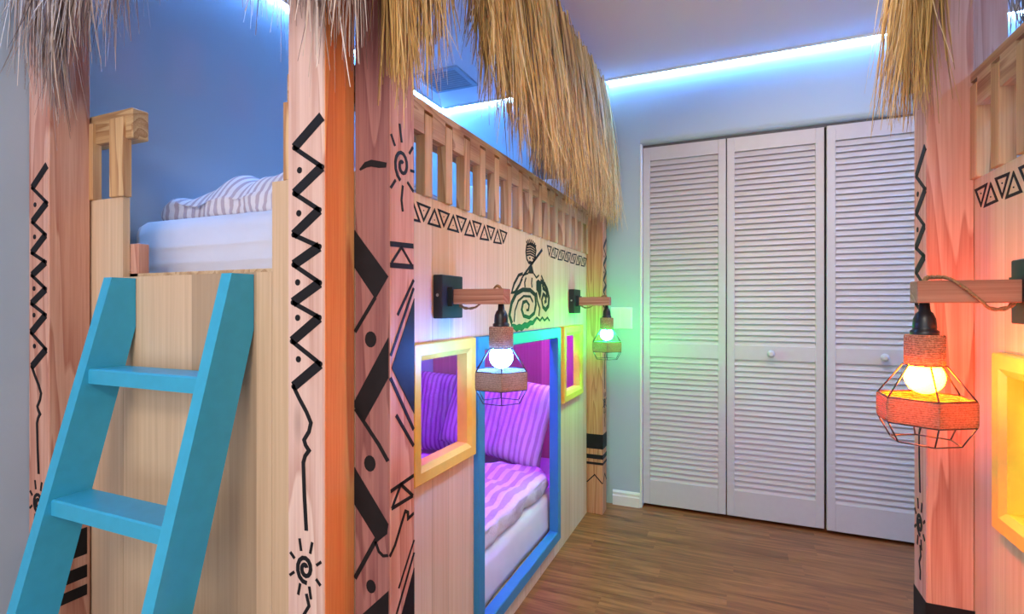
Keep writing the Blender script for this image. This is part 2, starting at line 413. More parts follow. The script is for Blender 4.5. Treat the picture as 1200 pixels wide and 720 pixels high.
# ceiling LED strips
def led(x0, x1, y0, y1, lip, label):
    t = thing('led_strip', label, 'led strip light', ((x0 + x1) / 2, (y0 + y1) / 2, ZC), group='led strips along the ceiling edge')
    cx, cy = t.location.x, t.location.y
    m = MB(); m.box(x0 - cx, x1 - cx, y0 - cy, y1 - cy, -.015, -.005); m.build('glowing_strip', M['led'], t)
    m = MB(); m.box(x0 - cx, x1 - cx, y0 - cy, y1 - cy, -.004, 0)
    a, b, c, d = lip; m.box(a - cx, b - cx, c - cy, d - cy, -.0145, 0); m.build('channel', M['trim'], t)
led(XL + .002, XL + .014, 0.25, YB - .02, (XL + .015, XL + .017, .25, YB - .02), 'glowing blue-white led strip along the ceiling edge of the left wall')
led(XL + .02, XR - .02, YB - .014, YB - .002, (XL + .02, XR - .02, YB - .017, YB - .015), 'glowing blue-white led strip along the ceiling above the closet doors')
led(XR - .014, XR - .002, 0.25, YB - .02, (XR - .017, XR - .015, .25, YB - .02), 'glowing blue-white led strip along the ceiling edge of the right wall')

# vent
v = thing('ceiling_vent', 'small grey slatted air vent in the ceiling above the left bunk', 'vent', (-1.52, 2.60, ZC))
m = MB()
for a, b, c, d in ((-.14, .14, -.13, -.105), (-.14, .14, .105, .13), (-.14, -.115, -.105, .105), (.115, .14, -.105, .105)): m.box(a, b, c, d, -.012, 0)
m.build('vent_frame', M['vent'], v)
m = MB()
for k in range(9):
    y = -.1 + k * .0245; m.prism([(-.115, y, -.002), (-.115, y + .004, -.002), (-.115, y + .016, -.012), (-.115, y + .012, -.012)], (.23, 0, 0))
m.build('louvre', M['vent'], v)

# wall switch plate
s_ = thing('light_switch', 'white double light switch on the wall behind the green lamp', 'light switch', (-.59, YB, 1.066))
m = MB(); m.box(-.062, .062, -.006, 0, -.062, .062, bev=.003); m.build('switch_plate', M['switch'], s_)
for a in (-.031, .031):
    m = MB(); m.prism([(a - .024, -.006, -.05), (a - .024, -.009, -.05), (a - .024, -.014, .05), (a - .024, -.006, .05)], (.048, 0, 0)); m.build('rocker', M['switch'], s_)

# ------------------------------------------------------------------ bunk beds
def cell_slab(m, xs, y0, y1, z0, z1, holes, mat=0):
    """vertical slab facing X, xs=(inner,outer), with rectangular holes (y0,y1,z0,z1)"""
    Y = sorted({y0, y1} | {h for q in holes for h in q[:2]}); Z = sorted({z0, z1} | {h for q in holes for h in q[2:]})
    def solid(i, j):
        if not (0 <= i < len(Y) - 1 and 0 <= j < len(Z) - 1): return False
        cy, cz = (Y[i] + Y[i + 1]) / 2, (Z[j] + Z[j + 1]) / 2
        return not any(h[0] < cy < h[1] and h[2] < cz < h[3] for h in holes)
    idx = {}
    def V(k, i, j):
        if (k, i, j) not in idx: idx[(k, i, j)] = m.verts([(xs[k], Y[i], Z[j])])
        return idx[(k, i, j)]
    for i in range(len(Y) - 1):
        for j in range(len(Z) - 1):
            if not solid(i, j): continue
            for k in (0, 1): m.face([V(k, i, j), V(k, i + 1, j), V(k, i + 1, j + 1), V(k, i, j + 1)], mat)
            for di, dj, a, b in ((-1, 0, (i, j), (i, j + 1)), (1, 0, (i + 1, j), (i + 1, j + 1)), (0, -1, (i, j), (i + 1, j)), (0, 1, (i, j + 1), (i + 1, j + 1))):
                if not solid(i + di, j + dj): m.face([V(0, *a), V(0, *b), V(1, *b), V(1, *a)], mat)

def ring_frame(m, y0, y1, z0, z1, prof):
    """mitred frame; prof = [(inset, x)] closed profile"""
    rings = []
    for d, x in prof:
        rings.append(m.verts([(x, y0 + d, z0 + d), (x, y1 - d, z0 + d), (x, y1 - d, z1 - d), (x, y0 + d, z1 - d)]))
    n = len(rings)
    for i in range(n):
        a, b = rings[i], rings[(i + 1) % n]
        for k in range(4): j = (k + 1) % 4; m.face([a + k, a + j, b + j, b + k])

FX = -0.745
def triangles(F, start, count, pitch=.051, first_up=False):
    for i in range(count):
        a = start + i * pitch; up = (i % 2 == 1) != first_up; j = random.uniform(-.003, .003)
        if up: p = [(a + .004 - pitch * .12, 1.351 + j), (a + pitch * 1.12, 1.351), (a + pitch * .55, 1.393)]
        else: p = [(a + .002 - pitch * .08, 1.396), (a + pitch * 1.06, 1.396 + j), (a + pitch * .5, 1.356)]
        F.line(p, [.0078, .0078, .0055], closed=True)
        F.disc(sum(q[0] for q in p) / 3, sum(q[1] for q in p) / 3, .0018, n=8)

def warrior(F):
    F = Face(F.mb, F.o, F.ax, F.n, 1, F.t); F.k = 1.45
    F.line([(1.893, 1.372), (1.884, 1.345), (1.893, 1.318), (1.915, 1.304), (1.95, 1.304), (1.98, 1.325), (1.995, 1.36), (1.985, 1.378), (1.94, 1.384), (1.893, 1.372)], .006)
    for z in (1.372, 1.362, 1.352, 1.342, 1.332): F.line([(1.893, z), (1.93, z + .006), (1.965, z + .003), (1.992, z - .004)], .0042)
    F.disc(1.925, 1.324, .007, .004); F.disc(1.962, 1.324, .007, .004); F.line([(1.92, 1.311), (1.955, 1.309)], .004)
    for q in range(7): t = .5 + q * .33; F.line([(1.94 + .05 * cos(t), 1.365 + .02 * sin(t)), (1.94 + .064 * cos(t), 1.366 + .034 * sin(t))], .005)
    F.line([(2.07, 1.372), (1.855, 1.25)], [.009, .006])
    F.poly([(1.936, 1.300), (1.945, 1.300), (1.972, 1.265), (1.905, 1.262)][::-1])
    F.line([(1.905, 1.262), (1.86, 1.254), (1.83, 1.23)], .005); F.line([(1.97, 1.265), (2.0, 1.25), (2.03, 1.262)], .005)
    F.line([(1.85, 1.258), (1.81, 1.25), (1.765, 1.215), (1.742, 1.182), (1.775, 1.185), (1.82, 1.215), (1.845, 1.24)], .008)
    F.line([(1.885, 1.244), (1.870, 1.225), (1.874, 1.206)], .006); F.line([(1.95, 1.247), (1.944, 1.225), (1.95, 1.208)], .006)
    F.line([(1.745, 1.07), (1.722, 1.10), (1.742, 1.145), (1.785, 1.18), (1.85, 1.196), (1.93, 1.197), (1.985, 1.18), (1.995, 1.14), (1.975, 1.105), (1.92, 1.088), (1.86, 1.096), (1.84, 1.12), (1.855, 1.148), (1.89, 1.153), (1.918, 1.138), (1.91, 1.118), (1.89, 1.118)], [.012] * 8 + [.010] * 5 + [.007] * 4)
    F.line([(1.765, 1.075), (1.775, 1.118), (1.806, 1.153), (1.86, 1.172), (1.93, 1.172), (1.96, 1.15)], .006)
    F.poly([(2.0, 1.236), (2.022, 1.244), (2.055, 1.236), (2.06, 1.2), (2.045, 1.16), (2.02, 1.19), (2.0, 1.2)])
    F.line([(2.05, 1.238), (2.10, 1.228), (2.135, 1.205), (2.158, 1.17), (2.15, 1.135), (2.115, 1.118), (2.08, 1.13), (2.065, 1.16), (2.085, 1.185), (2.115, 1.175), (2.118, 1.155), (2.1, 1.15)], [.013] * 6 + [.010] * 6)
    F.line([(2.07, 1.222), (2.12, 1.196), (2.135, 1.17)], .007); F.line([(2.075, 1.208), (2.1, 1.2)], .005)
    F.line([(2.0, 1.19), (2.012, 1.155), (2.04, 1.125), (2.03, 1.092)], .008); F.line([(2.06, 1.262), (2.075, 1.248), (2.09, 1.24)], .006)
    F.m = 2
    F.line([(1.738, 1.064), (1.765, 1.058), (1.79, 1.05), (1.815, 1.055), (1.84, 1.05), (1.87, 1.06), (1.9, 1.057), (1.93, 1.067), (1.96, 1.066), (1.985, 1.078), (2.005, 1.086)], [.008, .014, .017, .016, .017, .016, .016, .014, .012, .010, .006])
    F.m = 1
    F.line([(2.0, 1.088), (2.02, 1.082), (2.044, 1.073), (2.071, 1.086), (2.1, 1.072), (2.138, 1.084), (2.167, 1.069)], .006)

# thatch ---------------------------------------------------------------
import numpy as np
def thatch(name, parent, mat, P0, P1, out, zend, n, seed, ztop=(2.05, 2.40), off=0.03, belly=0.06, width=(.0038, .0100), sparse=None, T=None, label=None):
    """strands rooted along P0-P1 (xy), bulging towards out and hanging to zend(t)"""
    rng = random.Random(seed); P0 = Vector(P0 + (0,)); P1 = Vector(P1 + (0,)); L = (P1 - P0).length; d = (P1 - P0) / L; o3 = Vector(out + (0,))
    nc = max(4, int(L / 0.028)); clump = [(rng.random() * L, rng.gauss(0, 1), rng.gauss(0, .045), rng.gauss(0, .02)) for _ in range(nc)]
    clump.sort(); V = []; Fc = []; tone = []
    for i in range(n):
        t = rng.uniform(-.01, L + .01)
        if sparse and rng.random() > sparse(t): continue
        c = min(clump, key=lambda q: abs(q[0] - t)); layer = rng.random()
        zt = ztop[0] + (ztop[1] - ztop[0]) * rng.random() ** .7
        ze = zend(t) + c[2] + abs(rng.gauss(0, .055)) + (0.0 if rng.random() < .75 else rng.uniform(.05, .25)) - (.05 if rng.random() < .04 else 0)
        if zt < ze + .12: zt = ze + .15
        root = P0 + d * t + o3 * (off * layer); H = zt - ze
        pull = (c[0] - t) * rng.uniform(.1, .6) + c[3] + rng.gauss(0, .012 + .035 * (rng.random() < .1))
        bl = belly * (0.35 + 0.65 * layer) + rng.gauss(0, .006); curl = rng.gauss(0, .02) + (.05 if rng.random() < .05 else 0)
        wd = rng.uniform(*width) * (1.6 if rng.random() < .08 else 1); th = rng.uniform(0, pi); a = d * cos(th * .35 - .27) + o3 * sin(th * .35 - .27)
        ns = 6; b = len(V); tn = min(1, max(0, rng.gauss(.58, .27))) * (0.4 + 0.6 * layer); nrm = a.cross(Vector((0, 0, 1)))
        for k in range(ns + 1):
            q = k / ns
            p = root + o3 * (bl * (1 - (1 - q) ** 2.2) + curl * q ** 3) + d * (pull * q ** 1.6 + .006 * sin(q * 5 + i)) + Vector((0, 0, zt - H * q))
            ww = wd * (1 - .82 * q ** 1.5)
            V.append(p - a * ww / 2); V.append(p + nrm * ww * .28); V.append(p + a * ww / 2); tone += [tn, tn * .92, tn]
        for k in range(ns):
            j = b + 3 * k
            Fc.append((j, j + 1, j + 4, j + 3)); Fc.append((j + 1, j + 2, j + 5, j + 4))
    me = bpy.data.meshes.new(name); me.from_pydata([T(*v) if T else tuple(v) for v in V], [], Fc)
    at = me.attributes.new('tone', 'FLOAT', 'POINT'); at.data.foreach_set('value', tone); me.materials.append(mat); me.update()
    ob = bpy.data.objects.new(name, me); COL.objects.link(ob); ob.parent = parent; ob['kind'] = 'stuff'
    if label: ob['label'] = label
    return ob

def smooth_steps(pts):
    def f(t):
        if t <= pts[0][0]: return pts[0][1]
        for (a, b), (c, d) in zip(pts, pts[1:]):
            if t <= c: return b + (d - b) * (t - a) / (c - a)
        return pts[-1][1]
    return f

def make_bunk(side):
    left = side == 'left'
    if left:
        root = thing('bunk_bed', 'pine hut bunk bed with palm thatch behind the turquoise ladder, purple light inside', 'bunk bed', (-1.26, 1.88, 0)); base = root.location.copy()
        T = lambda x, y, z: (x - base.x, y - base.y, z); led_col = (0.25, 0.0005, 1.0); led_s = 115.0
    else:
        root = thing('bunk_bed', 'pine hut bunk bed with palm thatch at the right edge, beside the red lamp', 'bunk bed', (1.02, .595, 0)); base = root.location.copy()
        T = lambda x, y, z: (-.24 - x - base.x, y - 1.285 - base.y, z); led_col = (0.30, 0.9, 0.16); led_s = 40.0
    def B(mb, name, mats, parent=root, **p): return mb.build(name, mats, parent, T=T, **p)
    O = (0, 0, 0)
    # front panel with door and windows
    holes = [(1.112, 1.393, .707, 1.010), (1.47, 2.25, .098, 1.01), (2.347, 2.623, .707, 1.010)]
    m = MB(); cell_slab(m, (FX - .018, FX), .91, 2.868, .0, 1.42, holes)
    F = Face(m, (FX, 0, 0), (0, 1, 0), (1, 0, 0))
    triangles(F, 1.082, 12, first_up=True); triangles(F, 2.138, 13, .0495); warrior(F)
    B(m, 'front_panel', [M['panel'], M['ink'], M['ink_green']])
    # window and door frames
    pf = [(0, FX - .001), (0, FX + .018), (.003, FX + .021), (.030, FX + .021), (.044, FX + .012), (.046, FX - .020), (.040, FX - .022), (.025, FX - .001)]
    for a, b in ((1.085, 1.42), (2.32, 2.65)):
        m = MB(); ring_frame(m, a, b, .68, 1.037, pf); B(m, 'window_frame', M['yellow'], label='yellow painted window frame')
    pf2 = [(0, FX - .001), (0, FX + .015), (.003, FX + .018), (.042, FX + .018), (.045, FX + .015), (.045, FX - .022), (.025, FX - .022), (.025, FX - .001)]
    m = MB(); ring_frame(m, 1.443, 2.276, .072, 1.037, pf2); B(m, 'door_frame', M['cyan'], label='blue painted door frame')
    # end panels
    m = MB(); ye0, ye1 = .892, .910
    m.box(XL + .002, -1.537, ye0, ye1, 0, 1.432); m.box(-.985, FX, ye0, ye1, 0, 1.42); m.box(-1.536, -.986, ye0, ye1, 0, 1.212)
    B(m, 'end_panel', M['panel_x'])
    m = MB(); m.box(XL + .002, FX, 2.868, 2.884, 0, 1.42); B(m, 'end_panel', M['panel_x'])
    m = MB(); m.box(-1.62, -1.505, .912, .942, 1.20, 1.305, bev=.002); B(m, 'cleat', M['fir'])
    # posts
    zt = 2.38
    def post(x0, x1, y0, y1, mats, draw=None):
        m = MB(); m.box(x0, x1, y0, y1, 0, zt, 0, bev=.0025)
        if len(mats) > 2:   # thin aisle-side layer whose colour carries the light falling on that face
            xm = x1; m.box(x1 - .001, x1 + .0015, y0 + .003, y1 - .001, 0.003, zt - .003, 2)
        if draw: draw(m)
        return B(m, 'post', mats)
    bz = [(.436, .356), (.325, .301), (.283, .27)]
    if left:
        def dA(m):
            draw_zigzag(Face(m, (-1.772, .79, 0), (1, 0, 0), (0, -1, 0)), .97)
            bands(Face(m, (-1.677, .79, 0), (0, 1, 0), (1, 0, 0)), .089, [(.51, .435), (.405, .37), (.35, .32)])
            bands(Face(m, (-1.772, .79, 0), (1, 0, 0), (0, -1, 0)), .095, [(.47, .435), (.405, .37), (.35, .32)])
        post(-1.772, -1.677, .79, .888, [M['fir'], M['ink']], dA)
        post(-.8415, FX - .0015, .801, .8895, [M['fir_pale'], M['ink'], M['fir_lamp_lit']], lambda m: draw_zigzag(Face(m, (-.8415, .801, 0), (1, 0, 0), (0, -1, 0))))
        def dC(m):
            F = Face(m, (0, .8895, 0), (1, 0, 0), (0, -1, 0)); lo = FX + .001; hi = -.657
            cl = lambda P: [(min(hi, max(lo, a)), b) for a, b in P]
            F.line([(-.730, 1.421), (-.715, 1.430), (-.70, 1.432), (-.68, 1.427), (-.662, 1.424)], [.004, .012, .014, .014, .01])
            F.poly(cl([(-.748, 1.294), (-.656, 1.193), (-.69, 1.147), (-.748, 1.214)]))
            F.line(cl([(-.69, 1.15), (-.743, 1.077)]), .008); F.disc(-.702, 1.062, .0145, .017)
            F.poly(cl([(-.656, 1.067), (-.656, .983), (-.719, .887), (-.747, .916), (-.747, .93)]))
            F.line(cl([(-.742, .913), (-.681, .843), (-.658, .811)]), .0085); F.disc(-.704, .801, .0145, .017)
            F.poly(cl([(-.745, .788), (-.656, .681), (-.660, .66), (-.684, .64), (-.745, .709)]))
            F.line(cl([(-.687, .645), (-.743, .552)]), .0095); F.disc(-.701, .543, .012, .014)
            F.line(cl([(-.69, .640), (-.681, .62), (-.67, .613), (-.658, .616)]), .006)
            F.poly(cl([(-.656, .543), (-.656, .44), (-.719, .40), (-.745, .46)]))
            F.line(cl([(-.72, .40), (-.70, .36), (-.66, .33)]), .009); F.disc(-.70, .32, .013)
            F = Face(m, (-.6545, 0, 0), (0, 1, 0), (1, 0, 0))
            W = .006
            F.line(spiral(.934, 1.434, .004, .028, 1.0, 1.55, 22, 1.25), .0075)
            for p in ([(.894, 1.489), (.908, 1.468)], [(.924, 1.52), (.932, 1.482)], [(.974, 1.484), (.960, 1.466)], [(.964, 1.430), (.979, 1.431)],
                      [(.893, 1.377), (.910, 1.397)], [(.936, 1.391), (.931, 1.359), (.936, 1.335)], [(.953, 1.402), (.976, 1.386)]): F.line(p, .006)
            F.line([(.892, 1.261), (.976, 1.265)], .011); F.line([(.892, 1.217), (.976, 1.219)], .011); F.line([(.896, 1.222), (.931, 1.258), (.970, 1.222)], .006)
            F.line([(.977, 1.19), (.917, 1.113)], .007); F.line([(.977, 1.172), (.893, 1.029)], .007)
            F.poly([(.979, 1.149), (.896, 1.003), (.979, .893)]); F.line([(.892, .983), (.977, .858)], .008); F.line([(.912, .902), (.977, .822)], .008)
            F.line([(.893, .748), (.977, .756)], .008); F.line([(.897, .711), (.929, .751), (.974, .712)], .007); F.line([(.897, .711), (.974, .712)], .008)
            F.line([(.890, .614), (.908, .630), (.93, .665), (.945, .688), (.955, .682), (.956, .668), (.977, .672)], .007)
            F.line([(.979, .612), (.921, .533)], .005); F.line([(.979, .584), (.905, .47)], .006); F.poly([(.979, .55), (.925, .462), (.979, .40)])
            F.line([(.893, .43), (.977, .33)], .007)
        post(FX + .0005, -.656, .8895, .9795, [M['fir_red_shaded'], M['ink'], M['fir']], dC)
        # the corner post's aisle face is a lighter layer, its lit side painted in
        m = MB()
    def dD(m):
        draw_zigzag(Face(m, (-.655, 2.79, 0), (0, 1, 0), (1, 0, 0)), .93) if left else draw_zigzag(Face(m, (-.655, 2.88, 0), (0, -1, 0), (1, 0, 0)), .93)
        bands(Face(m, (FX, 2.79, 0), (1, 0, 0), (0, -1, 0)), .09, bz, .215)
        bands(Face(m, (-.655, 2.79, 0), (0, 1, 0), (1, 0, 0)), .09, bz, .215)
    post(FX + .0005, -.655, 2.79, 2.88, [M['fir_tan'] if left else M['fir'], M['ink']], dD)
    post(-.84, FX, 2.885, 2.975, [M['fir'], M['ink']])
    # guard rail along the front with let-in balusters
    bys = [1.063 + .107 * k for k in range(17)]
    m = MB(); x0, x1 = -.800, FX + .008
    ylast = 2.868
    m.box(x0, -.7655, .912, ylast, 1.578, 1.662); m.box(-.7655, x1, .98, ylast, 1.642, 1.662)
    e = .98
    for y in bys + [None]:
        nx = (y - .0205) if y else ylast
        if nx > e + .004: m.box(-.7655, x1, e, nx, 1.578, 1.642)
        if y: e = y + .0205
    B(m, 'guard_rail', M['rail'])
    for y in bys:
        m = MB(); m.box(-.765, FX + .009, y - .0185, y + .0185, 1.4203, 1.633, bev=.0015); B(m, 'baluster', M['bal'])
    m = MB(); m.box(XL + .004, -1.498, .892, .937, 1.590, 1.672, bev=.003)
    B(m, 'end_rail', M['rail_x'])
    for a, b in ((-1.722, -1.66), (-1.585, -1.525)):
        m = MB(); m.box(a, b, .884, .908, 1.4325, 1.648, bev=.0015); B(m, 'baluster', M['bal'])
    if left:
        m = MB(); m.box(-.955, -.80, .905, .945, 1.590, 1.672, bev=.003); B(m, 'end_rail', M['rail_x'])
        m = MB(); m.box(-.952, -.90, .892, .915, 1.4205, 1.60, bev=.0015); B(m, 'baluster', M['bal'])
    # decks
    m = MB(); m.box(XL + .003, FX - .019, .912, 2.866, 1.185, 1.222); B(m, 'upper_deck', M['slat'])
    m = MB(); m.box(XL + .003, FX - .024, .912, 2.866, .02, .098); B(m, 'lower_deck', M['slat'])
    # roof beams
    m = MB(); m.box(FX + .001, FX + .04, .981, 2.789, 2.24, 2.36); B(m, 'roof_beam', M['fir'])
    m = MB(); m.box(XL + .004, FX - .05, .893, .93, 2.24, 2.36); B(m, 'roof_beam', M['fir'])
    # hidden led strip inside the lower bunk
    s = emit('lower_bunk_led_' + ('violet' if left else 'green'), led_col, led_s)
    m = MB(); m.box(-.81, -.79, 1.0, 2.8, 1.165, 1.184); B(m, 'led_strip', s, label='glowing strip light')
    # thatch
    if left:
        zf = smooth_steps([(0, 1.60), (.13, 1.58), (.20, 1.66), (.25, 1.86), (.40, 1.90), (.44, 1.76), (.50, 1.68), (.9, 1.62), (1.3, 1.585), (1.75, 1.60), (2.05, 1.56), (2.14, 1.58)])
        thatch('thatch_fringe', root, M['thatch_a'], (-.68, .84), (-.68, 2.95), (1, 0), zf, 3300, 3, off=.025, belly=.06, T=T, sparse=lambda t: .45 if .22 < t < .42 else 1)
        ze = smooth_steps([(0, 1.74), (.06, 1.69), (.14, 1.66), (.22, 1.73), (.36, 1.82), (.42, 1.76), (.50, 1.86), (.62, 1.90), (.78, 1.86), (.86, 1.74), (.95, 1.64), (1.03, 1.60), (1.16, 1.61)])
        thatch('thatch_fringe', root, M['thatch_b'], (-1.765, .80), (-.62, .80), (0, -1), ze, 1300, 5, off=.02, belly=.045, T=T, sparse=lambda t: .75 if .3 < t < .8 else 1)
        thatch('thatch_fringe', root, M['thatch_b'], (-1.1, 2.91), (-.66, 2.91), (0, 1), lambda t: 1.70, 260, 6, off=.01, belly=.03, T=T)
    else:
        # t runs along local y .84 -> 2.92, that is from the near corner to the far one
        zf = smooth_steps([(0, 1.60), (.95, 1.62), (1.3, 1.66), (1.62, 1.72), (1.78, 1.84), (1.84, 1.80), (1.88, 1.60), (2.08, 1.58), (2.14, 1.60)])
        thatch('thatch_fringe', root, M['thatch_a'], (-.68, 1.60), (-.68, 2.93), (1, 0), lambda t: zf(t + .76) + .0, 2000, 11, off=.025, belly=.06, T=T, sparse=lambda t: .5 if .45 < t < 1.06 else 1)
        thatch('thatch_fringe', root, M['thatch_b'], (-1.75, 2.99), (-.64, 2.99), (0, 1), lambda t: 1.78, 900, 12, off=.01, belly=.045, T=T)
    return root
make_bunk('left'); make_bunk('right')

# ------------------------------------------------------------------ ladder
L = thing('ladder', 'turquoise painted wooden ladder leaning on the end of the left bunk bed', 'ladder', (-1.277, .70, 0))
def LP(x, y, z): return (x + 1.277, y - .70, z)
slope = .257
def stringer(x0, x1):
    m = MB(); yb = .8905; zt = 1.207; yf = lambda z: .832 - (zt - z) * slope
    zk = 1.076; back = lambda z: yb - (zk - z) * slope
    pts = [(yf(0), 0), (back(0), 0), (yb, zk), (yb, zt), (yf(zt), zt)]
    c = .002
    m.prism([LP(x0, y, z) for y, z in pts], (x1 - x0, 0, 0)); m.build('side_rail', M['ladder'], L)
stringer(-1.513, -1.480); stringer(-1.075, -1.042)
for z in (.976, .676, .376, .076):
    yf = .832 - (1.207 - z) * slope; m = MB(); b = .004
    m.prism([LP(-1.4798, y, zz) for y, zz in ((yf + .006, z - .037), (yf + .006, z - b), (yf + .006 + b, z), (yf + .088, z), (yf + .080, z - .037))], (.4046, 0, 0))
    m.build('tread', M['ladder'], L)

# ------------------------------------------------------------------ sconces
def hexring(r, z, rot, k=6): return [(.175 + r * cos(rot + 2 * pi * i / k), r * sin(rot + 2 * pi * i / k), z) for i in range(k)]
def sconce(label, loc, rz, bulb_col, bulb_s, rot):
    t = thing('wall_lamp', label, 'lamp', loc, (0, 0, rz), 'caged wall lamps on the bunk beds')
    m = MB(); m.box(0, .028, -.0575, .0575, -.059, .059, bev=.002); m.box(.028, .042, -.028, .028, -.026, .026); p = m.build('mounting_box', M['plate'], t)
    for s in (-1, 1):
        m = MB(); m.lathe([(.0035, 0), (.0045, .001), (.003, .0025)], 10); m.build('screw', M['screw'], p, loc=(.014, s * .0575, .004), rot=(R(90) if s < 0 else R(-90), 0, 0))
    m = MB(); m.box(.042, .192, -.0225, .0225, -.0205, .0205, bev=.0015); m.build('arm', M['arm'], t)
    # cord winding around the arm and dropping into the socket
    m = MB(); ctl = [(.043, .004, -.012), (.052, .006, -.026), (.068, .010, -.032), (.086, .018, -.030), (.098, .027, -.020), (.112, .0275, -.006), (.126, .0275, .008), (.140, .0265, .020), (.150, .018, .0265), (.158, .006, .0275), (.164, -.004, .0285), (.170, -.006, .027), (.174, -.002, .022), (.175, 0, .012)]
    pts = []
    for i in range(len(ctl) - 1):
        for q in range(4):
            p0, p1, p2, p3 = [Vector(ctl[max(0, min(len(ctl) - 1, i + d))]) for d in (-1, 0, 1, 2)]; u = q / 4
            pts.append(tuple(.5 * (2 * p1 + (p2 - p0) * u + (2 * p0 - 5 * p1 + 4 * p2 - p3) * u * u + (3 * p1 - p0 - 3 * p2 + p3) * u ** 3)))
    for j, off in enumerate((0, pi)):
        tw = []
        for i, pnt in enumerate(pts): tw.append((pnt[0] + .0016 * cos(i * .9 + off), pnt[1] + .0016 * sin(i * .9 + off), pnt[2] + .0016 * cos(i * .9 + off)))
        m.tube(tw, .0026, 6)
    m.build('cord', M['cord'], t)
    m = MB(); m.lathe([(.004, -.018), (.008, -.021), (.0095, -.036), (.013, -.039), (.0175, -.050), (.019, -.066), (.0185, -.070), (.0225, -.073), (.0225, -.084), (.019, -.086)], 20, (.175, 0, 0)); m.build('socket', M['black'], t)
    m = MB(); m.lathe([(.020, -.080), (.031, -.080), (.0322, -.083), (.0325, -.133), (.031, -.136), (.020, -.136), (.020, -.080)], 12, (.175, 0, 0), rot=rot, smooth=True, cap=False); m.build('rope_collar', M['jute_neck'], t)
    r0, r1, r2 = .034, .0755, .055; z0, z1, z2, z3 = -.137, -.196, -.243, -.280
    m = MB(); rings = [hexring(r, z, rot) for r, z in ((r0, z0), (r1, z1), (r1, z2), (r2, z3))]
    wr = .0014
    for q in rings:
        for i in range(6): m.tube([q[i], q[(i + 1) % 6]], wr, 6)
    for i in range(6): m.tube([rings[0][i], rings[1][i]], wr, 6); m.tube([rings[1][i], rings[2][i]], wr, 6); m.tube([rings[2][i], rings[3][i]], wr, 6)
    m.build('cage', M['wire'], t)
    m = MB(); m.lathe([(r1 - .003, z2 + .001), (r1 + .002, z2 + .001), (r1 + .003, z2 + .006), (r1 + .003, z1 - .006), (r1 + .002, z1 - .001), (r1 - .003, z1 - .001), (r1 - .003, z2 + .001)], 6, (.175, 0, 0), rot=rot, smooth=False, cap=False); m.build('rope_band', M['jute'], t)
    prof = [(.001, -.1915)] + [(.0315 * sin(a), -.160 - .0315 * cos(a)) for a in [pi * k / 14 for k in range(1, 10)]] + [(.024, -.138), (.015, -.126), (.014, -.11)]
    m = MB(); m.lathe(prof, 20, (.175, 0, 0)); m.build('bulb', emit('bulb_glow_' + label.split()[0], bulb_col, bulb_s), t, label='glowing round bulb')
    return t
sconce('blue-glowing caged wall lamp between the near yellow window and the blue doorway', (FX + .0004, 1.262, 1.158), 0, (0.05, 0.22, 1.0), BULB * .9, R(-65))
sconce('green-glowing caged wall lamp at the far end of the left bunk bed', (FX + .0004, 2.51, 1.158), 0, (0.01, 1.0, 0.16), BULB * 1.1, R(-75))
sconce('red-glowing caged wall lamp on the right bunk bed, nearest of the three', (.505 - .0004, 1.205, 1.158), pi, (1.0, 0.10, 0.0013), BULB * 1.3, R(90))

